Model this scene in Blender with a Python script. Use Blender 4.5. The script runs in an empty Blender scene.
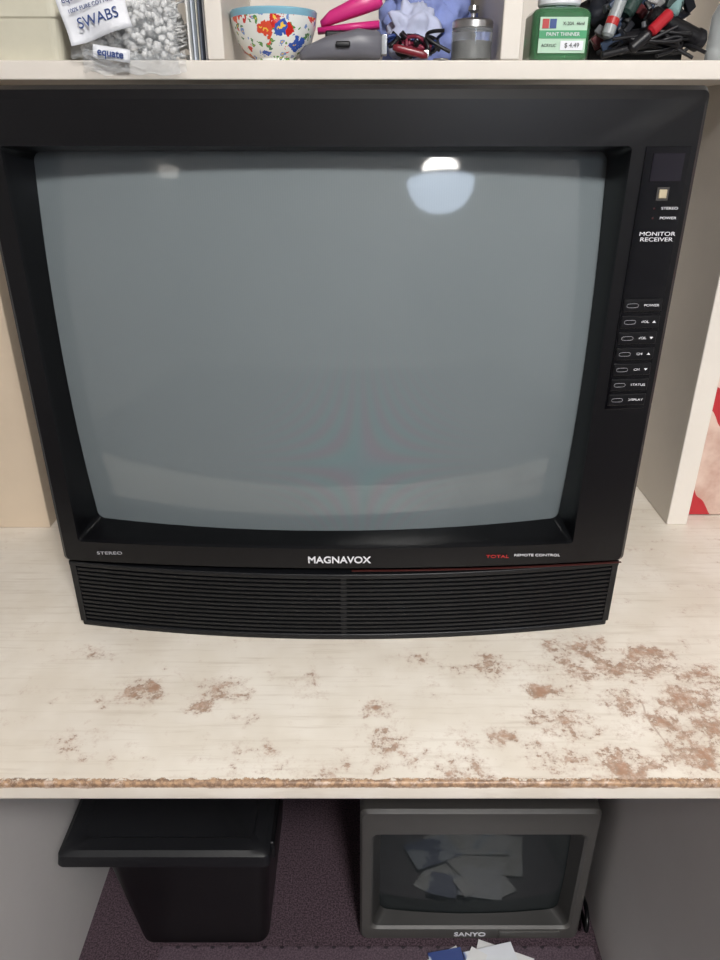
import bpy, bmesh, math, random
from mathutils import Vector, Matrix, noise
random.seed(7)
C = bpy.context.scene.collection
bpy.context.scene.view_settings.view_transform = 'Standard'

# ---------------------------------------------------------------- materials
def lin(c):
    o = []
    for v in c[:3]:
        v = v / 255.0
        o.append(v / 12.92 if v <= 0.04045 else ((v + 0.055) / 1.055) ** 2.4)
    return o
def rgba(c, k=1.0):
    l = lin(c)
    return (min(l[0]*k, 1), min(l[1]*k, 1), min(l[2]*k, 1), 1)
class NT:
    def __init__(s, m):
        s.t = m.node_tree; s.n = s.t.nodes; s.l = s.t.links
        s.b = s.n['Principled BSDF']
    def new(s, typ, **kw):
        n = s.n.new(typ)
        for k, v in kw.items(): setattr(n, k, v)
        return n
    def link(s, a, b): s.l.new(a, b)
    def math(s, op, a, b=None, c=None, clamp=False):
        n = s.n.new('ShaderNodeMath'); n.operation = op; n.use_clamp = clamp
        for i, v in enumerate((a, b, c)):
            if v is None: continue
            if isinstance(v, (int, float)): n.inputs[i].default_value = v
            else: s.l.new(v, n.inputs[i])
        return n.outputs[0]
    def mix(s, f, a, b):
        n = s.n.new('ShaderNodeMix'); n.data_type = 'RGBA'
        for sock, v in ((n.inputs[0], f), (n.inputs[6], a), (n.inputs[7], b)):
            if hasattr(v, 'is_linked') or hasattr(v, 'links'): s.l.new(v, sock)
            elif isinstance(v, (int, float)): sock.default_value = v
            else: sock.default_value = v
        return n.outputs[2]
    def noise(s, scale, detail=4, rough=.5, vec=None):
        n = s.n.new('ShaderNodeTexNoise'); n.inputs['Scale'].default_value = scale
        n.inputs['Detail'].default_value = detail; n.inputs['Roughness'].default_value = rough
        if vec is not None: s.l.new(vec, n.inputs['Vector'])
        return n.outputs['Fac']
    def coord(s):
        return s.n.new('ShaderNodeTexCoord').outputs['Object']
    def ramp(s, f, a, b):
        n = s.n.new('ShaderNodeMapRange'); n.inputs[1].default_value = a; n.inputs[2].default_value = b
        n.interpolation_type = 'SMOOTHSTEP'
        s.l.new(f, n.inputs[0]); return n.outputs[0]
def M(name, col, rough=.5, metal=0, var=.08, scale=60, spec=.5, coat=0, bump=0, trans=0, alpha=1, emit=0, ior=1.45):
    m = bpy.data.materials.new(name); m.use_nodes = True
    t = NT(m); b = t.b
    f = t.noise(scale, 3, .55, t.coord())
    c = t.mix(f, rgba(col, 1-var), rgba(col, 1+var))
    t.link(c, b.inputs['Base Color'])
    b.inputs['Roughness'].default_value = rough
    b.inputs['Metallic'].default_value = metal
    b.inputs['Specular IOR Level'].default_value = spec
    b.inputs['Coat Weight'].default_value = coat
    b.inputs['Coat Roughness'].default_value = .06
    b.inputs['Transmission Weight'].default_value = trans
    b.inputs['IOR'].default_value = ior
    b.inputs['Alpha'].default_value = alpha
    if emit:
        b.inputs['Emission Color'].default_value = rgba(col); b.inputs['Emission Strength'].default_value = emit
    if bump:
        bn = t.new('ShaderNodeBump'); bn.inputs['Strength'].default_value = bump; bn.inputs['Distance'].default_value = .002
        t.link(t.noise(scale*6, 3, .6, t.coord()), bn.inputs['Height']); t.link(bn.outputs[0], b.inputs['Normal'])
    return m

m_wall = M('wall_paint', (204, 202, 200), .85, scale=6, var=.03, bump=.1)
m_ceil = M('ceiling_paint', (235, 232, 228), .9, scale=6, var=.02)
m_trim = M('trim_paint', (228, 224, 216), .5, var=.03)
m_white = M('cabinet_white_paint', (224, 217, 208), .5, scale=14, var=.05, bump=.12)
m_tan = M('cabinet_tan_paint', (208, 190, 168), .5, scale=14, var=.05, bump=.12)  # tan version of the cabinet colour
m_under = M('desk_side_shaded_white', (198, 195, 193), .6, scale=10, var=.05, bump=.12)  # white paint under the desk, its shade mixed into the colour
m_black = M('black_satin_plastic', (9, 9, 12), .33, var=.08, scale=200, spec=.38, bump=.05)
m_blackr = M('black_recess_plastic', (7, 7, 9), .3, var=.08, spec=.3)
m_gloss = M('gloss_black_panel', (5, 5, 9), .12, var=.05, spec=.4)
m_grille = M('grille_plastic', (15, 16, 19), .4, var=.08, spec=.4)
m_rear = M('cabinet_rear_plastic', (20, 20, 22), .6, var=.08)
m_ink = M('printed_ink_silver', (215, 215, 220), .4, var=.02)
m_ink2 = M('printed_ink_grey', (150, 150, 155), .4, var=.02)
m_red = M('printed_ink_red', (176, 44, 44), .4, var=.02)
m_dred = M('pinstripe_red', (66, 28, 26), .5, var=.02)
m_amber = M('beige_button', (176, 164, 138), .4, var=.05)

# CRT glass of the big set
def crt(name, col, rough=.05, lines=True):
    m = bpy.data.materials.new(name); m.use_nodes = True; t = NT(m); b = t.b
    co = t.coord()
    f = t.noise(5, 3, .5, co)
    c = t.mix(f, rgba(col, .95), rgba(col, 1.05))
    if lines:
        w = t.new('ShaderNodeTexWave'); w.inputs['Scale'].default_value = 130; w.bands_direction = 'X'
        t.link(co, w.inputs['Vector'])
        c = t.mix(t.math('MULTIPLY', w.outputs['Fac'], .05), c, (0.02, .03, .04, 1))
        # faint camera moire painted into the screen colour
        sep = t.new('ShaderNodeSeparateXYZ'); t.link(co, sep.inputs[0])
        dx = t.math('SUBTRACT', sep.outputs[0], 0.0); dz = t.math('SUBTRACT', sep.outputs[2], .980)
        q = t.math('MULTIPLY', t.math('MULTIPLY', dx, dz), 5600)
        r2_ = t.math('ADD', t.math('MULTIPLY', dx, dx), t.math('MULTIPLY', dz, dz))
        g = t.math('EXPONENT', t.math('MULTIPLY', r2_, -130))
        s1 = t.math('MULTIPLY', t.math('MULTIPLY', t.math('ADD', t.math('SINE', q), 1.0), g), .10)
        s2 = t.math('MULTIPLY', t.math('MULTIPLY', t.math('ADD', t.math('SINE', t.math('ADD', q, 2.4)), 1.0), g), .12)
        c = t.mix(s1, c, rgba((128, 92, 116))); c = t.mix(s2, c, rgba((70, 128, 130)))
    t.link(c, b.inputs['Base Color'])
    b.inputs['Roughness'].default_value = .65
    b.inputs['Specular IOR Level'].default_value = .15
    b.inputs['Coat Weight'].default_value = 1; b.inputs['Coat Roughness'].default_value = rough
    b.inputs['Coat IOR'].default_value = 1.5
    return m
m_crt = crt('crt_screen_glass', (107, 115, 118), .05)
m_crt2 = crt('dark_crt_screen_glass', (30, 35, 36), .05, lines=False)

# worn desktop
def desk_mat():
    m = bpy.data.materials.new('worn_cream_desk_paint'); m.use_nodes = True; t = NT(m); b = t.b
    co = t.coord()
    sep = t.new('ShaderNodeSeparateXYZ'); t.link(co, sep.inputs[0])
    X, Y, Z = sep.outputs
    n1 = t.noise(50, 9, .76, co); n2 = t.noise(12, 3, .5, co); n3 = t.noise(150, 5, .7, co); n4 = t.noise(5, 4, .6, co)
    mp = t.new('ShaderNodeMapping'); mp.inputs['Scale'].default_value = (6, 90, 40); t.link(co, mp.inputs[0])
    streak = t.noise(1.6, 5, .6, mp.outputs[0])
    base = t.mix(t.ramp(n2, .3, .7), rgba((220, 211, 197)), rgba((232, 225, 214)))
    base = t.mix(t.math('MULTIPLY', t.ramp(streak, .48, .8), .55), base, rgba((192, 178, 160)))
    base = t.mix(t.math('MULTIPLY', t.ramp(n4, .45, .75), .3), base, rgba((198, 187, 174)))
    spots = [(-.262,-.122,.024,.9),(-.238,-.108,.016,.9),(-.161,-.112,.024,.9),(-.178,-.14,.018,.8),(-.12,-.16,.014,.7),
             (.017,-.142,.014,1.25),(.207,-.117,.015,1.25),(.149,-.182,.015,.9),(.11,-.19,.015,.8),(.278,-.04,.028,.95),
             (.30,-.075,.026,.9),(.345,-.06,.030,.9),(.295,-.13,.022,.9),(.37,-.13,.030,.95),(.375,-.175,.028,.9),(.33,-.165,.022,.8),
             (.205,-.215,.026,.9),(.27,-.228,.028,.9),(.10,-.232,.026,.8),(-.03,-.235,.022,.75),(.06,-.06,.02,.6),(.16,-.075,.025,.75),
             (.22,-.165,.028,.85),(-.3,-.2,.022,.6),(-.06,-.105,.018,.6),(.25,-.08,.028,.8),(.40,-.09,.03,.8),(.35,-.21,.032,.85),(-.33,-.05,.02,.55),
             (-.10,-.215,.03,.6),(.03,-.20,.03,.65)]
    tot = None
    for (sx, sy, r, s) in spots:
        dx = t.math('MULTIPLY', t.math('SUBTRACT', X, sx), .72); dy = t.math('SUBTRACT', Y, sy)
        d = t.math('SQRT', t.math('ADD', t.math('MULTIPLY', dx, dx), t.math('MULTIPLY', dy, dy)))
        v = t.math('MULTIPLY', t.math('SUBTRACT', 1.0, t.math('DIVIDE', d, r*1.5), clamp=True), s)
        tot = v if tot is None else t.math('MAXIMUM', tot, v)
    dens = t.math('ADD', t.math('MULTIPLY', tot, .22), t.math('MULTIPLY', t.ramp(X, -.2, .5), .034))
    dens = t.math('ADD', dens, t.math('MULTIPLY', t.ramp(Y, .10, -.10), .018))
    nf = t.math('GREATER_THAN', t.math('ADD', n1, t.math('MULTIPLY', n2, .35)), .60)
    fb = t.math('MULTIPLY', t.math('LESS_THAN', t.math('ADD', Y, t.math('MULTIPLY', n1, .026)), -.2270), nf)
    fb = t.math('MULTIPLY', fb, t.math('GREATER_THAN', Z, .744))
    ln = t.math('MULTIPLY', t.math('MULTIPLY', t.math('LESS_THAN', Y, t.math('SUBTRACT', t.math('MULTIPLY', n3, .004), .2440)), t.math('GREATER_THAN', Z, t.math('ADD', .7385, t.math('MULTIPLY', n1, .009)))), .85)
    mask = t.ramp(t.math('ADD', n1, dens), .665, .705)
    fine = t.math('MULTIPLY', t.ramp(t.math('ADD', n3, t.math('MULTIPLY', dens, .9)), .72, .77), .6)
    sc = t.math('LESS_THAN', t.math('ABSOLUTE', t.math('ADD', t.math('SUBTRACT', X, .318), t.math('MULTIPLY', t.math('SUBTRACT', n2, .5), .03))), .0010)
    sc = t.math('MULTIPLY', sc, t.math('MULTIPLY', t.math('LESS_THAN', Y, -.13), t.math('GREATER_THAN', Y, -.225)))
    top = t.math('GREATER_THAN', Z, .7465)
    a = t.math('MULTIPLY', t.math('MAXIMUM', t.math('MAXIMUM', t.math('MULTIPLY', mask, .85), fine), t.math('MULTIPLY', sc, .5)), top)
    wear = t.math('MAXIMUM', t.math('MAXIMUM', a, t.math('MULTIPLY', fb, .9)), ln, clamp=True)
    brown = t.mix(t.ramp(n3, .35, .65), rgba((146, 118, 98)), rgba((192, 166, 148)))
    strong = t.math('MULTIPLY', t.ramp(t.math('ADD', n1, dens), .74, .80), .75)
    brown = t.mix(strong, brown, rgba((160, 112, 80)))
    brown = t.mix(fb, brown, t.mix(t.ramp(n3, .4, .6), rgba((112, 80, 54)), rgba((176, 138, 102))))
    halo = t.math('MULTIPLY', t.math('MULTIPLY', t.ramp(t.math('ADD', n1, dens), .57, .68), .42), top)
    c = t.mix(halo, base, rgba((200, 182, 168)))
    c = t.mix(wear, c, brown)
    t.link(c, b.inputs['Base Color'])
    b.inputs['Roughness'].default_value = .42
    bn = t.new('ShaderNodeBump'); bn.inputs['Strength'].default_value = .35; bn.inputs['Distance'].default_value = .001
    h = t.math('SUBTRACT', t.math('MULTIPLY', streak, .5), wear)
    t.link(h, bn.inputs['Height']); t.link(bn.outputs[0], b.inputs['Normal'])
    return m
m_desk = desk_mat()

def carpet_mat():
    m = bpy.data.materials.new('plum_carpet'); m.use_nodes = True; t = NT(m); b = t.b
    co = t.coord()
    n = t.noise(330, 3, .75, co); n2 = t.noise(9, 2, .5, co)
    c = t.mix(t.ramp(n, .35, .68), rgba((36, 25, 32)), rgba((112, 90, 101)))
    c = t.mix(t.math('MULTIPLY', n2, .3), c, rgba((54, 42, 47)))
    t.link(c, b.inputs['Base Color']); b.inputs['Roughness'].default_value = .95
    bn = t.new('ShaderNodeBump'); bn.inputs['Strength'].default_value = .8; bn.inputs['Distance'].default_value = .004
    t.link(n, bn.inputs['Height']); t.link(bn.outputs[0], b.inputs['Normal'])
    return m
m_carpet = carpet_mat()

def mat_mat():
    m = bpy.data.materials.new('dotted_mat_vinyl'); m.use_nodes = True; t = NT(m); b = t.b
    co = t.coord()
    sep = t.new('ShaderNodeSeparateXYZ'); t.link(co, sep.inputs[0])
    def cell(s):
        return t.math('SUBTRACT', t.math('FRACT', t.math('MULTIPLY', s, 32)), .5)
    cx = cell(sep.outputs[0]); cy = cell(sep.outputs[1])
    d = t.math('SQRT', t.math('ADD', t.math('MULTIPLY', cx, cx), t.math('MULTIPLY', cy, cy)))
    dot = t.math('LESS_THAN', d, .13)
    n = t.noise(330, 2, .7, co)
    c = t.mix(t.ramp(n, .3, .7), rgba((60, 47, 56)), rgba((104, 88, 97)))
    c = t.mix(dot, c, rgba((40, 32, 40)))
    t.link(c, b.inputs['Base Color']); b.inputs['Roughness'].default_value = .5
    return m

# ---------------------------------------------------------------- geometry helpers
def add(ob, parent=None):
    C.objects.link(ob)
    if parent is not None: ob.parent = parent
    return ob
def empty(name, loc=(0, 0, 0)):
    e = bpy.data.objects.new(name, None); e.empty_display_size = .05; C.objects.link(e); return e
def mesh(name, verts, faces, mat, parent=None, smooth=False, bevel=0, sub=0, seg=2):
    me = bpy.data.meshes.new(name); me.from_pydata([tuple(v) for v in verts], [], faces)
    bm = bmesh.new(); bm.from_mesh(me); bmesh.ops.recalc_face_normals(bm, faces=bm.faces); bm.to_mesh(me); bm.free()
    me.materials.append(mat); ob = bpy.data.objects.new(name, me); add(ob, parent)
    if smooth:
        for p in me.polygons: p.use_smooth = True
    if bevel:
        mo = ob.modifiers.new('bevel', 'BEVEL'); mo.width = bevel; mo.segments = seg; mo.limit_method = 'ANGLE'
        for p in me.polygons: p.use_smooth = True
        wn = ob.modifiers.new('wn', 'WEIGHTED_NORMAL')
    if sub:
        mo = ob.modifiers.new('sub', 'SUBSURF'); mo.levels = sub; mo.render_levels = sub
    return ob
BF = [(0,1,3,2),(4,6,7,5),(0,4,5,1),(2,3,7,6),(0,2,6,4),(1,5,7,3)]
def box(name, x0, x1, y0, y1, z0, z1, mat, parent=None, bevel=0.002, rot=None, seg=2):
    v = [Vector((x, y, z)) for x in (x0, x1) for y in (y0, y1) for z in (z0, z1)]
    if rot is not None:
        c = Vector(((x0+x1)/2, (y0+y1)/2, (z0+z1)/2))
        v = [c + rot @ (p - c) for p in v]
    return mesh(name, v, BF, mat, parent, bevel=bevel, seg=seg)
def bridge(loops, closed_ends=(False, False)):
    n = len(loops[0]); vs = [p for L in loops for p in L]; fs = []
    for i in range(len(loops)-1):
        for j in range(n):
            k = (j+1) % n
            fs.append((i*n+j, i*n+k, (i+1)*n+k, (i+1)*n+j))
    if closed_ends[0]: fs.append(tuple(range(n)))
    if closed_ends[1]: fs.append(tuple((len(loops)-1)*n + j for j in range(n)))
    return vs, fs
def rrect(x0, x1, z0, z1, r, bow=0, m=14, k=5):
    cx, cz = (x0+x1)/2, (z0+z1)/2; pts = []
    corners = [(x1-r, z1-r, 0), (x0+r, z1-r, 90), (x0+r, z0+r, 180), (x1-r, z0+r, 270)]
    for i, (a, b, s) in enumerate(corners):
        for q in range(k+1):
            an = math.radians(s + 90*q/k); pts.append((a + r*math.cos(an), b + r*math.sin(an)))
        na, nb, ns = corners[(i+1) % 4]
        p0 = pts[-1]; an = math.radians(ns); p1 = (na + r*math.cos(an), nb + r*math.sin(an))
        for q in range(1, m):
            f = q/m; pts.append((p0[0]*(1-f)+p1[0]*f, p0[1]*(1-f)+p1[1]*f))
    hw, hh = (x1-x0)/2, (z1-z0)/2; out = []
    for (x, z) in pts:
        u, w = (x-cx)/hw, (z-cz)/hh
        out.append((cx + (x-cx)*(1+bow*(1-w*w)), cz + (z-cz)*(1+bow*(1-u*u))))
    return out
def lathe(name, prof, c, mat, parent=None, seg=40, rot=None, sx=1, sy=1):
    loops = []
    for r, z in prof:
        L = []
        for i in range(seg):
            a = 2*math.pi*i/seg; p = Vector((r*math.cos(a)*sx, r*math.sin(a)*sy, z))
            if rot is not None: p = rot @ p
            L.append(Vector(c) + p)
        loops.append(L)
    vs, fs = bridge(loops, (prof[0][0] > 1e-4, prof[-1][0] > 1e-4))
    ob = mesh(name, vs, fs, mat, parent, smooth=True)
    mo = ob.modifiers.new('es', 'EDGE_SPLIT'); mo.split_angle = math.radians(40)
    return ob
def tube(name, pts, r, mat, parent=None, cyc=False):
    cu = bpy.data.curves.new(name, 'CURVE'); cu.dimensions = '3D'; cu.bevel_depth = r; cu.bevel_resolution = 3
    s = cu.splines.new('NURBS'); s.points.add(len(pts)-1)
    for i, p in enumerate(pts): s.points[i].co = (p[0], p[1], p[2], 1)
    s.use_endpoint_u = True; s.order_u = 4; s.use_cyclic_u = cyc; cu.resolution_u = 8; cu.use_fill_caps = True
    cu.materials.append(mat); ob = bpy.data.objects.new(name, cu); return add(ob, parent)
def text(name, body, loc, size, mat, parent=None, rot=(math.pi/2, 0, 0), align='CENTER', ext=.0003, sx=1, bold=0):
    cu = bpy.data.curves.new(name, 'FONT'); cu.body = body; cu.size = size; cu.extrude = ext; cu.align_x = align
    cu.align_y = 'CENTER'; cu.offset = bold
    cu.materials.append(mat); ob = bpy.data.objects.new(name, cu); ob.location = loc; ob.rotation_euler = rot
    ob.scale = (sx, 1, 1); return add(ob, parent)
def RZ(d): return Matrix.Rotation(math.radians(d), 3, 'Z')
def RY(d): return Matrix.Rotation(math.radians(d), 3, 'Y')
def RX(d): return Matrix.Rotation(math.radians(d), 3, 'X')
def lump(name, c, rad, mat, parent=None, amp=.3, fr=3, seed=0, sub=4, zmin=None, smooth=True):
    bm = bmesh.new(); bmesh.ops.create_icosphere(bm, subdivisions=sub, radius=1)
    for v in bm.verts:
        n = noise.fractal(v.co*fr + Vector((seed*7.1, seed*3.3, 0)), 1, 2, 3)
        p = v.co * (1 + amp*n)
        v.co = Vector((c[0]+p.x*rad[0], c[1]+p.y*rad[1], c[2]+p.z*rad[2]))
        if zmin is not None and v.co.z < zmin: v.co.z = zmin
    me = bpy.data.meshes.new(name); bm.to_mesh(me); bm.free(); me.materials.append(mat)
    for p in me.polygons: p.use_smooth = smooth
    return add(bpy.data.objects.new(name, me), parent)

# ---------------------------------------------------------------- room shell
RX0, RX1, RY0, RY1, H = -1.9, 1.9, -3.5, .56, 2.45
box('floor', RX0-.1, RX1+.1, RY0-.1, RY1+.1, -.1, 0, m_carpet, bevel=0)
box('ceiling', RX0-.1, RX1+.1, RY0-.1, RY1+.1, H, H+.1, m_ceil, bevel=0)
box('wall_back', RX0-.1, RX1+.1, RY1, RY1+.1, 0, H, m_wall, bevel=0)
box('wall_front', RX0-.1, RX1+.1, RY0-.1, RY0, 0, H, m_wall, bevel=0)
box('wall_left', RX0-.1, RX0, RY0, RY1, 0, H, m_wall, bevel=0)
box('wall_right', RX1, RX1+.1, RY0, RY1, 0, H, m_wall, bevel=0)
box('baseboard_left', RX0, RX0+.014, RY0, RY1, 0, .09, m_trim)
box('baseboard_right', RX1-.014, RX1, RY0, RY1, 0, .09, m_trim)
box('baseboard_front', RX0+.02, RX1-.02, RY0, RY0+.014, 0, .09, m_trim)

# ---------------------------------------------------------------- desk
YD = -.245
desk = empty('desk')
box('desktop', -.62, .80, YD, .553, .726, .75, m_desk, desk, bevel=.003)
box('side_panel_a', -.53, -.50, YD+.006, .55, 0, .726, m_under, desk)
box('side_panel_b', .43, .46, YD+.006, .55, 0, .726, m_under, desk)
box('side_panel_c', .77, .80, YD+.006, .55, 0, .726, m_under, desk)
box('back_panel', -.50, .43, .535, .55, .0, .726, m_under, desk)
box('drawer_front_top', .463, .767, YD+.01, YD+.03, .50, .715, m_white, desk)
box('drawer_front_bottom', .463, .767, YD+.01, YD+.03, .03, .49, m_white, desk)

# ---------------------------------------------------------------- hutch (shelf unit on the desk)
YS = .27
hutch = empty('shelf_hutch')
box('upright_a', -.59, -.50, YS-.01, .553, .75, 1.70, m_tan, hutch)
box('upright_b', .499, .532, YS, .553, .75, 1.70, m_white, hutch)
box('shelf_board', -.50, .499, YS, .553, 1.384, 1.4055, m_white, hutch)
box('top_board', -.50, .499, YS, .553, 1.66, 1.682, m_white, hutch)
box('back_board', -.50, .499, .547, .553, .75, 1.66, m_white, hutch, bevel=0)
box('divider_a', -.187, -.166, YS, .545, 1.4055, 1.66, m_white, hutch)
box('divider_b', .172, .196, YS, .545, 1.4055, 1.66, m_white, hutch)

# ---------------------------------------------------------------- big television
tv = empty('crt_television')
CX, HW = -.0200, .3455
XL, XR = CX-HW, CX+HW
ZB, ZT = .8505, 1.366
def yb(x): return -.02*(1-((x-CX)/HW)**2)
SX, SZ = -.038, 1.099
def yg(x, z): return -.004 + ((x-SX)**2+(z-SZ)**2)/2.6
def ring(x0, x1, z0, z1, r, y, bow=0, follow=True, glass=False):
    out = []
    for (x, z) in rrect(x0, x1, z0, z1, r, bow):
        yy = yg(x, z)-.0015 if glass else y + (yb(x) if follow else 0)
        out.append((x, yy, z))
    return out
loops = [ring(XL+.004, XR-.004, ZB+.002, ZT-.004, .006, .085, follow=False),
         ring(XL, XR, ZB, ZT, .006, .075, follow=False),
         ring(XL, XR, ZB, ZT, .006, .012),
         ring(XL+.0015, XR-.0015, ZB+.0015, ZT-.004, .006, .004),
         ring(XL+.006, XR-.006, ZB+.004, ZT-.012, .006, 0),
         ring(-.3405, .2560, .8815, 1.3150, .004, 0),
         ring(-.3392, .2548, .883, 1.3140, .004, .004)]
vs, fs = bridge(loops)
ob = mesh('front_bezel', vs, fs, m_black, tv, smooth=True)
mo = ob.modifiers.new('es', 'EDGE_SPLIT'); mo.split_angle = math.radians(25)
loops = [ring(-.3392, .2548, .883, 1.3140, .004, .004),
         ring(-.3370, .2530, .8855, 1.3125, .006, .012),
         ring(-.3290, .2490, .889, 1.3092, .009, 0, bow=.005, glass=True)]
vs, fs = bridge(loops)
ob = mesh('screen_surround', vs, fs, m_blackr, tv, smooth=True)
mo = ob.modifiers.new('es', 'EDGE_SPLIT'); mo.split_angle = math.radians(25)
vs, fs = [], []
NX, NZ = 56, 42
for j in range(NZ+1):
    for i in range(NX+1):
        x = -.340 + (.260+.340)*i/NX; z = .876 + (1.322-.876)*j/NZ
        vs.append((x, yg(x, z), z))
for j in range(NZ):
    for i in range(NX):
        a = j*(NX+1)+i; fs.append((a, a+1, a+NX+2, a+NX+1))
mesh('picture_tube_screen', vs, fs, m_crt, tv, smooth=True)
def rl(i, j, y, zb=.752):
    return [(x, y, z) for x, z in rrect(XL+i, XR-i, zb, ZT-j, .012)]
vs, fs = bridge([rl(.008, .008, .055), rl(.008, .008, .20), rl(.03, .03, .27), rl(.11, .12, .46), rl(.13, .15, .47)], (True, True))
mesh('rear_cabinet', vs, fs, m_rear, tv, smooth=False)
def bent(name, x0, x1, z0, z1, off, depth, mat, fn=yb, n=24, bev=0, parent=tv):
    vs, fs = [], []
    for i in range(n+1):
        x = x0+(x1-x0)*i/n; y = fn(x)+off
        vs += [(x, y, z0), (x, y, z1), (x, y+depth, z1), (x, y+depth, z0)]
    for i in range(n):
        a = i*4
        for k in range(4):
            l = (k+1) % 4; fs.append((a+k, a+l, a+4+l, a+4+k))
    fs.append((0, 1, 2, 3)); fs.append((n*4, n*4+1, n*4+2, n*4+3))
    return mesh(name, vs, fs, mat, parent, bevel=bev)
def ygr(x): return .008-.032*(1-((x-CX)/HW)**2)
bent('grille_back', XL+.008, XR-.008, .758, .846, .010, .03, m_blackr, ygr)
bent('grille_base_rail', XL+.006, XR-.006, .750, .7585, .0, .05, m_grille, ygr, bev=.002)
bent('grille_top_rail', XL+.003, XR-.003, .8405, .8475, .0, .05, m_grille, ygr, bev=.0015)
bent('grille_end_a', XL+.004, XL+.012, .757, .842, .0, .05, m_grille, ygr, bev=.002)
bent('grille_end_b', XR-.012, XR-.004, .757, .842, .0, .05, m_grille, ygr, bev=.002)
bent('grille_centre', CX-.0035, CX+.0035, .757, .842, .002, .02, m_grille, ygr, n=2)
for i in range(13):
    z = .7615 + i*.0061
    bent('grille_slat_%d' % (i+1), XL+.010, XR-.010, z, z+.0032, .001, .012, m_grille, ygr)
bent('red_pinstripe', CX+.01, XR-.004, .8496, .8502, -.0002, .003, m_dred)
# control strip
bent('control_strip', .269, .314, 1.052, 1.315, -.0012, .006, m_gloss, n=6, bev=.0008)
bent('remote_window', .277, .308, 1.284, 1.309, -.0022, .003, M('ir_window', (20, 17, 26), .08), n=3, bev=.0005)
bent('recess_button_ring', .2865, .2985, 1.267, 1.279, -.0020, .003, M('ring_dark', (60, 58, 56), .4), n=2)
bent('recess_button', .2885, .2965, 1.269, 1.277, -.0032, .005, m_amber, n=2, bev=.0008)
for z, s in ((1.2598, 'STEREO'), (1.2508, 'POWER')):
    bent('led_'+s.lower(), .2858, .2872, z-.0007, z+.0007, -.0022, .002, M('led_'+s, (70, 30, 28), .3), n=1)
    text('label_'+s.lower(), s, (.302, yb(.302)-.0022, z), .0034, m_ink, tv, sx=1.4)
text('label_monitor', 'MONITOR\nRECEIVER', (.2935, yb(.29)-.0026, 1.2335), .0053, m_ink, tv, sx=1.45)
rows = ['POWER', 'VOL  \u25b2', 'VOL  \u25bc', 'CH  \u25b2', 'CH  \u25bc', 'STATUS', 'DISPLAY']
m_btn = M('button_black', (13, 13, 16), .3, spec=.4)
for i, s in enumerate(rows):
    z = 1.166 - i*.0171
    bent('button_%d' % (i+1), .271, .3125, z-.0066, z+.0066, -.003, .004, m_btn, n=4, bev=.0012)
    p = []
    for q in range(16):
        a = 2*math.pi*q/16
        p.append((.2805+math.copysign(.0062*abs(math.cos(a))**.6, math.cos(a)), math.copysign(.0021*abs(math.sin(a))**.6, math.sin(a))))
    tube('button_outline_%d' % (i+1), [(x, yb(x)-.0032, z+dz) for x, dz in p], .0002, m_ink2, tv, cyc=True)
    wd = s.split()[0]
    text('button_label_%d' % (i+1), wd, (.3005 if len(s.split()) == 1 else .2965, yb(.2995)-.0034, z), .0034, m_ink, tv, sx=1.35)
    if len(s.split()) > 1:
        d = 1 if s[-1] == '\u25b2' else -1; xx = .3065
        mesh('arrow_%d' % i, [(xx-.002, yb(xx)-.0034, z-.0011*d), (xx+.002, yb(xx)-.0034, z-.0011*d), (xx, yb(xx)-.0034, z+.0013*d)], [(0, 1, 2)], m_ink, tv)
text('brand_lettering', 'MAGNAVOX', (-.025, yb(-.025)-.0008, .8662), .0128, m_ink, tv, sx=1.02, bold=.0002)
text('label_stereo_front', 'STEREO', (-.303, yb(-.303)-.0012, .8680), .0056, m_ink2, tv, sx=1.6)
text('label_total', 'TOTAL', (.165, yb(.165)-.0016, .8682), .0058, m_red, tv, sx=1.5)
text('label_remote_control', 'REMOTE CONTROL', (.213, yb(.213)-.0018, .8682), .0046, m_ink, tv, sx=1.35)

# ---------------------------------------------------------------- small television under the desk
tv2 = empty('small_crt_television')
m_gb = M('taupe_grey_plastic', (76, 74, 72), .45, var=.06, scale=200, bump=.06)
m_gd = M('dark_taupe_plastic', (44, 43, 42), .5, var=.06)
Y2 = .06
def r2(x0, x1, z0, z1, r, y, bow=0, crv=0):
    cx, cz = .1985, .155
    return [(x, y + crv*(((x-cx)**2)+(z-cz)**2), z) for x, z in rrect(x0, x1, z0, z1, r, bow)]
vs, fs = bridge([r2(.006, .389, .01, .331, .01, Y2+.06), r2(.0, .395, .004, .336, .012, Y2+.045), r2(0, .395, .004, .336, .012, Y2+.006),
                 r2(.004, .391, .007, .331, .012, Y2), r2(.018, .378, .036, .285, .012, Y2-.002), r2(.022, .374, .039, .281, .012, Y2+.003)])
ob = mesh('front_bezel', vs, fs, m_gb, tv2, smooth=True); mo = ob.modifiers.new('es', 'EDGE_SPLIT'); mo.split_angle = math.radians(30)
vs, fs = bridge([r2(.022, .374, .039, .281, .012, Y2+.003), r2(.036, .360, .046, .270, .016, Y2+.017, .008, .35)])
mesh('screen_surround', vs, fs, m_gd, tv2, smooth=True)
vs, fs = [], []
for j in range(25):
    for i in range(33):
        x = .028+.341*i/32; z = .036+.246*j/24
        vs.append((x, Y2+.0185+.35*((x-.1985)**2+(z-.155)**2), z))
for j in range(24):
    for i in range(32):
        a = j*33+i; fs.append((a, a+1, a+34, a+33))
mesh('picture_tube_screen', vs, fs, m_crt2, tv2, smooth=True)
vs, fs = bridge([r2(.008, .387, .006, .328, .01, Y2+.05), r2(.012, .383, .006, .322, .01, Y2+.15), r2(.06, .335, .02, .27, .01, Y2+.30), r2(.075, .32, .03, .25, .01, Y2+.34)], (True, True))
mesh('rear_cabinet', vs, fs, m_gd, tv2)
text('brand_lettering', 'SANYO', (.198, Y2-.003, .022), .015, m_ink, tv2, sx=1.15, bold=.0003)
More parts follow.
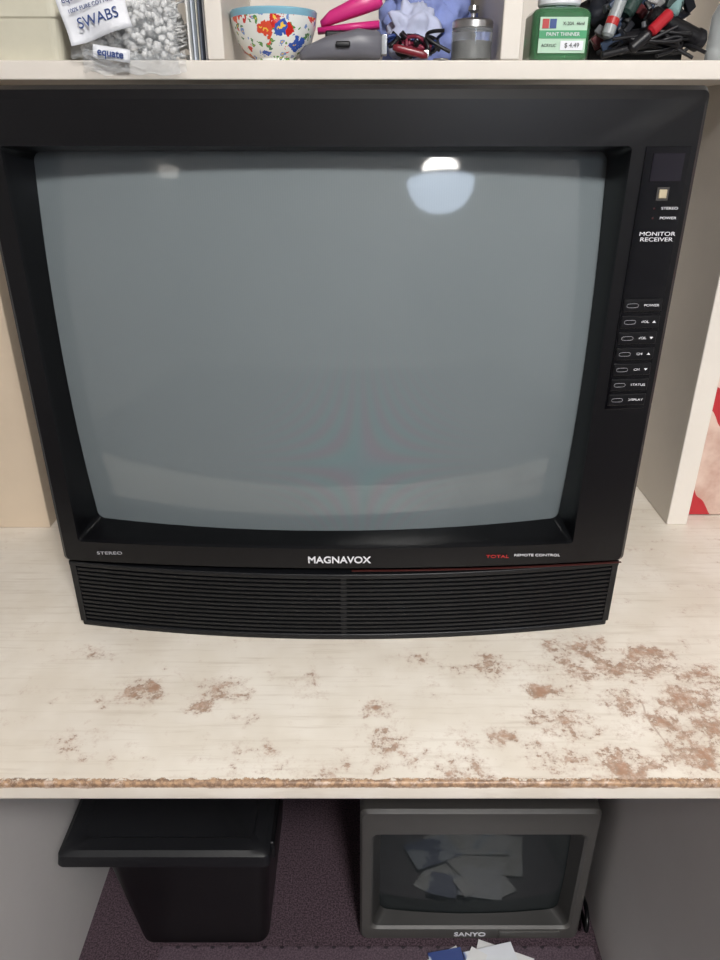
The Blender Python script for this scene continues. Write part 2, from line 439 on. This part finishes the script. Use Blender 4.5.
box('control_door', .25, .36, Y2-.004, Y2+.004, .014, .031, m_gb, tv2, bevel=.001)
for i in range(4):
    box('foot_%d' % (i+1), .05+.26*(i % 2), .08+.26*(i % 2), Y2+.03+.09*(i//2), Y2+.05+.09*(i//2), 0, .008, m_gd, tv2, bevel=.001)
tube('power_cord', [(.385, .2, .05), (.405, .16, .03), (.413, .09, .02), (.405, .055, .035), (.402, .045, .05), (.408, .07, .07), (.412, .12, .06), (.40, .17, .008), (.415, .3, .006)], .004, m_blackr, tv2)

# ---------------------------------------------------------------- bin with lid
bin_ = empty('lidded_storage_bin')
m_bin = M('bin_black_plastic', (13, 13, 15), .38, var=.1, scale=80, bump=.05, spec=.4)
m_bin2 = M('bin_lid_plastic', (24, 25, 28), .4, var=.1, scale=80, bump=.05)
def rb(x0, x1, y0, y1, r, z): return [(x, y, z) for x, y in rrect(x0, x1, y0, y1, r)]
vs, fs = bridge([rb(-.392, -.168, .055, .33, .02, .002), rb(-.395, -.165, .05, .335, .022, .012), rb(-.424, -.152, .042, .35, .025, .225), rb(-.428, -.150, .040, .353, .025, .232), rb(-.428, -.150, .040, .353, .025, .252)], (True, True))
ob = mesh('bin_body', vs, fs, m_bin, bin_, smooth=True); mo = ob.modifiers.new('es', 'EDGE_SPLIT'); mo.split_angle = math.radians(35)
vs, fs = bridge([rb(-.497, -.148, .032, .365, .010, .240), rb(-.498, -.147, .031, .366, .010, .243), rb(-.495, -.149, .034, .362, .010, .262), rb(-.487, -.157, .042, .355, .010, .268), rb(-.465, -.176, .065, .335, .01, .268), rb(-.46, -.18, .07, .33, .01, .264)], (True, True))
ob = mesh('bin_lid', vs, fs, m_bin2, bin_, smooth=True); mo = ob.modifiers.new('es', 'EDGE_SPLIT'); mo.split_angle = math.radians(35)
box('lid_clip', -.162, -.142, .06, .30, .222, .262, m_bin, bin_, bevel=.004)
for i in range(3):
    box('body_rib_%d' % (i+1), -.16, -.1455, .09+.08*i, .10+.08*i, .228, .244, m_bin, bin_, bevel=.002)

# ---------------------------------------------------------------- mat and papers on the floor
box('floor_mat', -.36, .42, -.75, .048, .0, .0035, mat_mat(), None, bevel=.001)
def paper_mat(name, c1, c2, sc, lo=.48):
    m = bpy.data.materials.new(name); m.use_nodes = True; t = NT(m)
    co = t.coord()
    f = t.ramp(t.noise(sc*.7, 2, .5, co), lo, lo+.05)
    t.link(t.mix(f, rgba(c1), rgba(c2)), t.b.inputs['Base Color']); t.b.inputs['Roughness'].default_value = .4
    return m
pm = [paper_mat('brochure_print_blue', (225, 228, 234), (50, 90, 160), 14, .56), paper_mat('brochure_print_pale', (226, 226, 226), (170, 188, 205), 30, .55),
      paper_mat('brochure_print_white', (222, 222, 222), (205, 205, 200), 40), paper_mat('brochure_print_navy', (44, 66, 128), (190, 200, 215), 22, .52)]
pap = empty('pile_of_brochures')
P = [(.16, -.03, .09, .13, 25, 2), (.24, -.02, .10, .13, -20, 1), (.30, -.09, .10, .14, 15, 2), (.20, -.12, .12, .16, -35, 2), (.13, -.10, .09, .12, 60, 3), (.27, -.16, .11, .15, 5, 1), (.155, .005, .06, .06, 10, 3), (.235, .0, .09, .08, 12, 0), (.20, .01, .03, .05, -30, 1)]
for i, (x, y, w, h, a, k) in enumerate(P):
    z = .004+.0015*i
    box('sheet_%d' % (i+1), x-w/2, x+w/2, y-h/2, y+h/2, z, z+.0012, pm[k], pap, bevel=0, rot=RZ(a))

# ---------------------------------------------------------------- painting at the right
def art():
    m = bpy.data.materials.new('painting_red_and_pink'); m.use_nodes = True; t = NT(m)
    co = t.coord(); n = t.noise(14, 4, .6, co); n2 = t.noise(5, 3, .5, co)
    c = t.mix(t.ramp(n, .35, .65), rgba((188, 152, 138)), rgba((216, 192, 178)))
    sep = t.new('ShaderNodeSeparateXYZ'); t.link(co, sep.inputs[0])
    w = t.math('FRACT', t.math('ADD', t.math('ADD', t.math('MULTIPLY', sep.outputs[0], 4.4), t.math('MULTIPLY', sep.outputs[2], 6.0)), t.math('ADD', t.math('MULTIPLY', n2, 1.2), .62)))
    c = t.mix(t.math('LESS_THAN', w, .34), c, rgba((180, 40, 48)))
    edge = t.math('LESS_THAN', sep.outputs[0], .546)
    c = t.mix(edge, c, rgba((180, 48, 50)))
    t.link(c, t.b.inputs['Base Color']); t.b.inputs['Roughness'].default_value = .5
    return m
pt = empty('canvas_painting')
box('canvas', .537, .86, .300, .318, .752, 1.35, art(), pt, bevel=.002)
box('stretcher_bar', .54, .857, .318, .33, .7505, .78, m_tan, pt, bevel=.001)

# ---------------------------------------------------------------- shelf clutter
ZS = 1.4055
ct = empty('plastic_storage_container')
m_cream = M('cream_plastic', (206, 202, 184), .45, var=.05)
vs, fs = bridge([rb(-.487, -.373, .29, .45, .012, ZS), rb(-.492, -.368, .285, .455, .014, ZS+.045), rb(-.494, -.366, .283, .457, .014, ZS+.047), rb(-.494, -.366, .283, .457, .014, ZS+.11)], (True, True))
mesh('container_body', vs, fs, m_cream, ct, smooth=False)
box('container_lid', -.496, -.364, .280, .46, ZS+.11, ZS+.125, m_cream, ct, bevel=.004)
# cotton swab bag
bag = empty('cotton_swab_bag')
m_cot = M('cotton_white', (240, 240, 240), .95, var=.03, scale=200, bump=.5)
m_film = M('clear_plastic_film', (232, 236, 240), .10, alpha=.24, spec=1.0, var=.02)
m_label = M('label_white', (228, 230, 236), .4, var=.02); m_blue = M('label_blue_ink', (38, 66, 128), .4, var=.02)
vs, fs = [], []
def capsule(vs, fs, a, b, r0, n=8):
    d = (b-a).normalized(); u = d.orthogonal().normalized(); w = d.cross(u); base = len(vs)
    prof = [(0, .3), (.03, .9), (.10, 1), (.17, .85), (.2, .35), (.8, .35), (.83, .85), (.9, 1), (.97, .9), (1, .3)]
    for f, s in prof:
        for i in range(n):
            t_ = 2*math.pi*i/n; vs.append(a+(b-a)*f + (u*math.cos(t_)+w*math.sin(t_))*r0*s)
    m_ = len(prof)
    for i in range(m_-1):
        for j in range(n):
            k = (j+1) % n; fs.append((base+i*n+j, base+i*n+k, base+(i+1)*n+k, base+(i+1)*n+j))
    fs.append(tuple(base+j for j in range(n))); fs.append(tuple(base+(m_-1)*n+j for j in range(n)))
for i in range(240):
    x = random.uniform(-.345, -.236); z = ZS + .006 + random.uniform(0, .058); y = random.uniform(.286, .31)
    a = Vector((x, y, z)); an = random.uniform(-.6, .6)
    b = a + Vector((math.sin(an)*.045, .06, random.uniform(-.01, .02)))
    b.z = max(b.z, ZS+.005)
    capsule(vs, fs, a, b, .0036)
mesh('cotton_swabs', vs, fs, m_cot, bag, smooth=True)
def sheet(name, fn, nu, nv, mat, parent, th=0):
    vs, fs = [], []
    for j in range(nv+1):
        for i in range(nu+1): vs.append(fn(i/nu, j/nv))
    for j in range(nv):
        for i in range(nu):
            a = j*(nu+1)+i; fs.append((a, a+1, a+nu+2, a+nu+1))
    ob = mesh(name, vs, fs, mat, parent, smooth=True)
    if th:
        mo = ob.modifiers.new('s', 'SOLIDIFY'); mo.thickness = th
    return ob
def film(u, v):
    x = -.352+.132*u + .006*noise.noise(Vector((u*5, v*5, 3)))
    n = noise.fractal(Vector((u*6, v*6, 1)), 1, 2, 4)*.014
    if v < .25:
        f = v/.25; ed = .25+.75*max(0, min(1, (u-.1)*2)); z = ZS+.004 - (1-f)*.022*ed*(.6+.8*noise.noise(Vector((u*4, 9, 2)))+.3); y = .260 - abs(n)*.7
    else:
        f = (v-.25)/.75; z = ZS+.004 + .075*f; y = .266+.016*f*f - .008*math.sin(math.pi*f) + n*.7
    return (x, min(y, .280) if v >= .25 else min(y, .264), z)
sheet('bag_film', film, 60, 44, m_film, bag)
def film2(u, v):
    x = -.335+.125*u; n = noise.fractal(Vector((u*7, v*7, 8)), 1, 2, 4)*.018
    return (x, .252 - .006*math.sin(u*9)+n*.4, ZS+.008 - v*.024 - .006*noise.noise(Vector((u*6, 4, v*2))) + .002*math.sin(u*20))
sheet('bag_film_drape', film2, 50, 12, m_film, bag)
lump('bag_back', (-.29, .37, ZS+.045), (.055, .03, .05), m_cot, bag, amp=.2, seed=3, zmin=ZS+.001)
lc = Vector((-.314, .252, 1.455))
LR = RY(-15)
def lab(u, v):
    p = Vector(((u-.5)*.078, .003*math.sin(u*7)+.002*math.sin(v*6+u*4), (v-.5)*.056)); return lc + LR @ (RX(-8) @ p)
sheet('bag_label', lab, 16, 10, m_label, bag, .0006)
for nm, s, dz, sz, dx in (('a', 'equate', .017, .010, -.018), ('b', '100% PURE COTTON', .004, .0060, 0), ('c', 'SWABS', -.011, .016, 0.004)):
    p = lc + LR @ (RX(-8) @ Vector((dx, -.006, dz)))
    text('label_text_'+nm, s, p, sz, m_blue, bag, rot=(math.radians(82), math.radians(-15), 0))
def lab2(u, v):
    p = Vector(((u-.5)*.044, .002*math.sin(u*7), (v-.5)*.014)); return Vector((-.298, .2475, 1.4105)) + RY(8) @ p
sheet('bag_label_lower', lab2, 8, 3, m_label, bag, .0006)
text('label_text_brand', 'equate', (-.298, .2435, 1.4105), .0115, m_blue, bag, rot=(math.pi/2, math.radians(8), 0), bold=.0002)
env = empty('stack_of_envelopes')
cols = [(225, 225, 222), (200, 208, 220), (232, 228, 215), (90, 96, 110), (228, 228, 230)]
for i, c in enumerate(cols):
    x = -.212+.0048*i
    box('envelope_%d' % (i+1), x, x+.0022, .285+.006*(i % 3), .45, ZS, ZS+.10+.006*(i % 2), M('envelope_%d' % i, c, .7), env, bevel=.0003)

# floral bowl
def bowlmat():
    m = bpy.data.materials.new('floral_ceramic'); m.use_nodes = True; t = NT(m)
    co = t.coord()
    dn = t.new('ShaderNodeTexNoise'); dn.inputs['Scale'].default_value = 60; t.link(co, dn.inputs['Vector'])
    vm = t.new('ShaderNodeVectorMath'); vm.operation = 'MULTIPLY_ADD'; t.link(dn.outputs['Color'], vm.inputs[0]); vm.inputs[1].default_value = (.02, .02, .02); t.link(co, vm.inputs[2])
    def layer(c, scale, thr, cols, seed, keep):
        mp = t.new('ShaderNodeMapping'); mp.inputs['Location'].default_value = (seed, seed*.7, seed*1.3); t.link(vm.outputs[0], mp.inputs[0])
        v = t.new('ShaderNodeTexVoronoi'); v.inputs['Scale'].default_value = scale; v.inputs['Randomness'].default_value = .9; t.link(mp.outputs[0], v.inputs['Vector'])
        hs = t.new('ShaderNodeSeparateColor'); t.link(v.outputs['Color'], hs.inputs[0]); r = hs.outputs[0]; g = hs.outputs[1]
        dist = t.math('ADD', v.outputs['Distance'], t.math('MULTIPLY', t.noise(230, 3, .6, co), .6))
        col = t.mix(t.math('GREATER_THAN', r, .45), rgba(cols[0]), rgba(cols[1]))
        col = t.mix(t.math('GREATER_THAN', r, .72), col, rgba(cols[2]))
        k = t.math('GREATER_THAN', g, keep)
        c = t.mix(t.math('MULTIPLY', t.math('LESS_THAN', dist, thr), k), c, col)
        return t.mix(t.math('MULTIPLY', t.math('LESS_THAN', dist, thr*.62), k), c, rgba((245, 205, 80)))
    c = layer(rgba((232, 234, 230)), 120, .66, [(96, 150, 80), (120, 150, 205), (90, 130, 90)], 3, .25)
    c = layer(c, 50, .74, [(206, 44, 40), (58, 92, 180), (224, 84, 60)], 1, .2)
    sep = t.new('ShaderNodeSeparateXYZ'); t.link(co, sep.inputs[0])
    c = t.mix(t.math('GREATER_THAN', sep.outputs[2], ZS+.0495), c, rgba((128, 180, 202)))
    t.link(c, t.b.inputs['Base Color']); t.b.inputs['Roughness'].default_value = .12; t.b.inputs['Coat Weight'].default_value = .5
    return m
lathe('floral_bowl', [(.0, ZS+.002), (.022, ZS+.002), (.022, ZS), (.027, ZS), (.028, ZS+.005), (.040, ZS+.012), (.048, ZS+.024), (.0535, ZS+.042), (.0555, ZS+.056),
      (.0545, ZS+.0575), (.053, ZS+.056), (.050, ZS+.042), (.044, ZS+.024), (.030, ZS+.012), (.0, ZS+.009)], (-.110, .333, 0), bowlmat(), seg=64)

m_gp = M('mid_grey_plastic', (104, 104, 112), .4, var=.05); m_dk = M('dark_plastic', (22, 22, 26), .4); m_pink = M('magenta_plastic', (206, 46, 124), .35, var=.05)
def loft(name, secs, mat, parent=None, n=20, rot=RZ(0), c=(0, 0, 0), pw=.75):
    loops = []
    for (x, y, z, ry, rz) in secs:
        L = []
        for i in range(n):
            a = 2*math.pi*i/n; cs, sn = math.cos(a), math.sin(a)
            p = Vector((x, y + ry*math.copysign(abs(cs)**pw, cs), z + rz*math.copysign(abs(sn)**pw, sn)))
            L.append(Vector(c) + rot @ p)
        loops.append(L)
    vs, fs = bridge(loops, (True, True)); return mesh(name, vs, fs, mat, parent, smooth=True)
cl = empty('hair_clippers')
loft('clipper_body', [(-.054, 0, -.010, .006, .004), (-.048, 0, -.008, .015, .008), (-.02, 0, -.002, .019, .013), (.02, 0, .003, .018, .017), (.045, 0, .001, .016, .016), (.05, 0, .001, .011, .011)], m_gp, cl, c=(-.022, .300, ZS+.0165))
box('clipper_blade', .026, .034, .288, .312, ZS+.007, ZS+.029, M('steel', (170, 172, 175), .25, 1), cl, bevel=.001)
box('clipper_switch', -.03, -.012, .2765, .284, ZS+.014, ZS+.021, m_dk, cl, bevel=.002)
st = empty('pink_stapler')
loft('stapler_arm', [(-.045, 0, -.004, .006, .004), (-.03, 0, 0, .010, .008), (.01, 0, .004, .011, .011), (.032, 0, .004, .010, .010), (.038, 0, .002, .005, .004)], m_pink, st, c=(-.008, .345, ZS+.060), rot=RY(-14))
loft('stapler_base', [(-.045, 0, 0, .009, .004), (.0, 0, 0, .010, .005), (.035, 0, 0, .009, .005)], m_pink, st, c=(-.010, .345, ZS+.042), rot=RY(-5))
box('stapler_support', -.045, .022, .332, .358, ZS, ZS+.038, m_dk, st, bevel=.003)
lump('folded_cloth', (.094, .455, ZS+.060), (.062, .05, .062), M('lavender_cloth', (136, 150, 206), .9, var=.35, scale=25, bump=.4), None, amp=.35, fr=2.2, seed=5, sub=5, zmin=ZS+.0)
sh = M('blue_white_cloth', (190, 196, 222), .9, var=.15)
lump('rolled_sock', (.070, .358, ZS+.036), (.032, .022, .034), sh, None, amp=.4, fr=2, seed=8, zmin=ZS+.0)
cab = empty('tangled_cables')
for k in range(16):
    x0 = random.uniform(.035, .09); pts = []
    for q in range(7):
        pts.append((x0+random.uniform(-.025, .03), random.uniform(.284, .325), ZS+.004+random.uniform(0, .030)))
    tube('cable_%d' % (k+1), pts, .0022, [m_dk, m_dk, M('cable_blue%d' % k, (40, 60, 120), .4), m_dk, M('cable_maroon%d' % k, (120, 40, 60), .4)][k % 5], cab)
pk = empty('pocket_knife')
loft('knife_handle', [(-.022, 0, 0, .004, .003), (-.016, 0, 0, .005, .0045), (.016, 0, 0, .005, .0045), (.022, 0, 0, .004, .003)], M('red_handle', (120, 36, 46), .3), pk, c=(.062, .2755, ZS+.0095), rot=RY(12))
box('knife_bolster', .078, .085, .2715, .2795, ZS+.003, ZS+.011, M('steel2', (190, 190, 190), .25, 1), pk, bevel=.001)
lathe('coin', [(.009, 0), (.0095, .0005), (.0095, .0015), (.009, .002)], (.100, .278, ZS), M('coin_nickel', (180, 178, 172), .3, 1))
# glass jar with metal lid
jar = empty('glass_jar')
m_gl = M('clear_glass', (225, 230, 232), .04, trans=.85, spec=.6, var=.01); m_st = M('brushed_steel', (176, 176, 178), .28, 1, scale=300)
JX, JY = .140, .300
lathe('jar_body', [(.0, ZS+.0005), (.022, ZS+.0005), (.025, ZS+.003), (.0255, ZS+.034), (.022, ZS+.038), (.0, ZS+.038)], (JX, JY, 0), m_gl, jar)
lathe('jar_contents', [(.0, ZS+.003), (.020, ZS+.003), (.020, ZS+.022), (.0, ZS+.024)], (JX, JY, 0), M('jar_fill', (120, 116, 112), .4, .6, scale=300, var=.5), jar)
lathe('jar_lid', [(.0, ZS+.046), (.010, ZS+.047), (.023, ZS+.045), (.025, ZS+.043), (.0255, ZS+.036), (.0245, ZS+.0355)], (JX, JY, 0), m_st, jar)
lathe('jar_lid_knob', [(.003, ZS+.046), (.003, ZS+.052), (.007, ZS+.055), (.006, ZS+.060), (.0, ZS+.061)], (JX, JY, 0), m_st, jar)

# green bottle
gb = empty('green_paint_bottle')
m_gg = M('green_bottle_glass', (74, 134, 92), .06, trans=.45, coat=.6, var=.04)
GX0, GX1 = .212, .284
vs, fs = bridge([rb(GX0+.003, GX1-.003, .283, .345, .012, ZS), rb(GX0, GX1, .280, .348, .014, ZS+.004), rb(GX0, GX1, .280, .348, .014, ZS+.050), rb(GX0+.003, GX1-.003, .283, .345, .014, ZS+.055), rb(GX0+.010, GX1-.010, .290, .338, .014, ZS+.058), rb(GX0+.016, GX1-.016, .296, .332, .012, ZS+.0585), rb(GX0+.016, GX1-.016, .296, .332, .012, ZS+.062)], (True, True))
ob = mesh('bottle_body', vs, fs, m_gg, gb, smooth=True); mo = ob.modifiers.new('es', 'EDGE_SPLIT'); mo.split_angle = math.radians(50)
lathe('bottle_cap', [(.024, ZS+.060), (.026, ZS+.062), (.026, ZS+.084), (.024, ZS+.087), (0, ZS+.087)], ((GX0+GX1)/2, .314, 0), m_label, gb)
box('label_panel', GX0+.007, GX1-.007, .2785, .2802, ZS+.008, ZS+.046, M('label_pale_green', (176, 208, 184), .4, var=.06), gb, bevel=.0003)
box('label_band_green', GX0+.007, GX1-.007, .2780, .2787, ZS+.0235, ZS+.032, M('label_green', (60, 150, 100), .4, var=.06), gb, bevel=0)
box('label_price_sticker', GX1-.038, GX1-.010, .2774, .2787, ZS+.011, ZS+.021, m_label, gb, bevel=0)
box('label_badge_blue', GX0+.019, GX0+.027, .2778, .2787, ZS+.034, ZS+.044, m_blue, gb, bevel=0)
box('label_badge_red', GX0+.010, GX0+.018, .2778, .2787, ZS+.034, ZS+.044, m_red, gb, bevel=0)
text('label_print_a', 'X-20A  46ml', ((GX0+GX1)/2+.012, .2778, ZS+.039), .005, m_dk, gb)
text('label_print_b', 'PAINT THINNER', ((GX0+GX1)/2, .2776, ZS+.0278), .0056, m_label, gb)
text('label_print_c', 'ACRYLIC', (GX0+.020, .2778, ZS+.016), .0046, m_dk, gb)
text('label_print_d', '$ 4.49', (GX1-.024, .2770, ZS+.016), .0072, m_dk, gb)

# right: assorted pens, bottles, cables
jt = empty('pile_of_odds_and_ends')
def rod(name, a, b, r, mat, parent):
    a, b = Vector(a), Vector(b); d = (b-a); q = d.to_track_quat('Z', 'Y').to_matrix()
    L = d.length
    return lathe(name, [(r*.6, 0), (r, r*.4), (r, L-r*.4), (r*.6, L)], a, mat, parent, seg=20, rot=q)
rod('marker_body', (.306, .292, ZS+.026), (.326, .302, ZS+.085), .0075, M('marker_grey', (150, 156, 158), .35), jt)
rod('marker_band', (.3095, .2935, ZS+.036), (.3135, .2958, ZS+.049), .0078, m_red, jt)
rod('brush_a', (.300, .285, ZS+.006), (.372, .295, ZS+.022), .004, m_dk, jt)
rod('red_label_pen', (.356, .283, ZS+.030), (.380, .290, ZS+.052), .007, M('pen_red', (170, 30, 42), .3), jt)
rod('black_pen_body', (.335, .285, ZS+.012), (.356, .283, ZS+.030), .007, m_dk, jt)
rod('dark_tube', (.325, .32, ZS+.02), (.42, .34, ZS+.036), .014, m_dk, jt)
rod('black_flashlight', (.36, .305, ZS+.052), (.43, .31, ZS+.024), .011, M('flashlight_black', (16, 16, 20), .3), jt)
rod('flashlight_head', (.418, .308, ZS+.028), (.434, .311, ZS+.022), .013, m_dk, jt)
rod('clear_tube', (.385, .30, ZS+.050), (.402, .32, ZS+.090), .008, M('tube_teal', (120, 150, 150), .3), jt)
rod('lip_balm', (.328, .30, ZS+.050), (.352, .31, ZS+.088), .009, M('tube_darkgreen', (40, 60, 56), .3), jt)
for k in range(14):
    pts = [(random.uniform(.30, .43), random.uniform(.280, .32), ZS+.004+random.uniform(0, .034)) for q in range(6)]
    tube('cord_%d' % (k+1), pts, .0022, m_dk, jt)
for k in range(30):
    a = Vector((random.uniform(.305, .415), random.uniform(.298, .33), ZS+.02+random.uniform(0, .05)))
    c_ = random.choice([(30, 32, 38), (60, 64, 70), (24, 24, 28), (44, 58, 80), (110, 112, 116), (90, 40, 44), (36, 50, 48), (150, 150, 150)])
    s_ = random.uniform(.006, .013)
    box('trinket_%d' % (k+1), a.x-s_, a.x+s_, a.y-s_*.4, a.y+s_*.4, a.z-s_*.5, a.z+s_*.5, M('trinket_%d' % k, c_, .35), jt, bevel=.0015, rot=RY(random.uniform(-60, 60)) @ RZ(random.uniform(-40, 40)))
box('junk_tray', .300, .425, .345, .45, ZS, ZS+.03, m_dk, jt, bevel=.004)
lump('junk_fill', (.36, .39, ZS+.06), (.060, .045, .06), M('dark_mixed', (30, 33, 42), .5, var=.6, scale=60), jt, amp=.5, fr=4, seed=2, zmin=ZS+.02)
cb = empty('clear_plastic_bottle')
lathe('bottle_body', [(.0, ZS), (.022, ZS), (.024, ZS+.004), (.024, ZS+.05), (.018, ZS+.064), (.010, ZS+.07), (.010, ZS+.08)], (.463, .305, 0), M('frosted_plastic', (215, 220, 222), .2, trans=.5), cb)
lathe('bottle_cap', [(.012, ZS+.072), (.012, ZS+.09), (0, ZS+.09)], (.463, .305, 0), m_label, cb)

# ---------------------------------------------------------------- lamps
def lamp_emit(name, col, s):
    m = bpy.data.materials.new(name); m.use_nodes = True; t = NT(m)
    t.b.inputs['Base Color'].default_value = rgba(col)
    t.b.inputs['Emission Color'].default_value = rgba(col); t.b.inputs['Emission Strength'].default_value = s
    return m
LP = Vector((.776, -2.34, 1.83))
pl = empty('pendant_lamp')
lathe('lamp_core', [(.0, -.12), (.09, -.10), (.14, -.03), (.15, .05), (.13, .12), (.06, .17), (.0, .18)], LP, lamp_emit('lamp_bulb_glow', (255, 251, 244), 45), pl, seg=48)
lathe('lamp_bowl', [(.0, -.25), (.10, -.24), (.19, -.19), (.25, -.10), (.27, .0), (.262, .0), (.24, -.10), (.18, -.18), (.0, -.235)], LP, lamp_emit('lamp_frosted_glass', (210, 226, 248), 10), pl, seg=48)
lathe('lamp_ring', [(.27, -.01), (.285, -.005), (.285, .008), (.27, .012)], LP, m_st, pl, seg=48)
tube('lamp_cord', [LP+Vector((0, 0, .17)), LP+Vector((0, 0, .3)), Vector((LP.x, LP.y, H))], .004, m_dk, pl)
lathe('ceiling_rose', [(.0, H-.03), (.05, H-.028), (.06, H), ], (LP.x, LP.y, 0), m_st, pl)
L2 = Vector((.35, -1.50, H))
cl2 = empty('added_fill_lamp')  # unseen fixture added to brighten the desk and the space below
lathe('fill_lamp_base', [(.17, -.03), (.19, -.02), (.19, 0)], L2, m_st, cl2, seg=48)
lathe('lamp_bowl', [(.0, -.09), (.08, -.083), (.14, -.06), (.17, -.03)], L2, lamp_emit('fill_lamp_glass', (255, 252, 248), 5), cl2, seg=48)  # glowing bowl of the added fixture
def alight(name, loc, size, power, rot, col=(1, .98, .95), shape='DISK'):
    l = bpy.data.lights.new(name, 'AREA'); l.shape = shape; l.size = size; l.energy = power; l.color = col
    o = bpy.data.objects.new(name, l); o.location = loc; o.rotation_euler = rot; C.objects.link(o); return o
o = alight('added_fill_light', (L2.x, L2.y, H-.10), .32, 57, (math.radians(18), 0, 0)); o.parent = cl2  # area light of the added fixture
ws = empty('wall_sconce')
lathe('sconce_shade', [(.04, -.05), (.09, -.04), (.11, .04), (.08, .05)], (-1.78, -3.05, 2.08), lamp_emit('sconce_glass', (255, 248, 238), 4), ws, sx=1.0)
box('sconce_plate', -1.9, -1.885, -3.09, -3.01, 1.97, 2.13, m_st, ws)
box('sconce_arm', -1.888, -1.78, -3.055, -3.045, 2.01, 2.03, m_st, ws)

w = bpy.data.worlds.new('world'); bpy.context.scene.world = w; w.use_nodes = True
w.node_tree.nodes['Background'].inputs[0].default_value = (.8, .85, 1, 1); w.node_tree.nodes['Background'].inputs[1].default_value = .3

# ---------------------------------------------------------------- camera
cam = bpy.data.cameras.new('camera'); co = bpy.data.objects.new('camera', cam); C.objects.link(co)
cam.sensor_fit = 'VERTICAL'; cam.sensor_height = 24; cam.lens = 24*721/960; cam.clip_start = .01
co.location = (0, -.753, 1.33); co.rotation_euler = (math.radians(90-26), 0, 0)
bpy.context.scene.camera = co
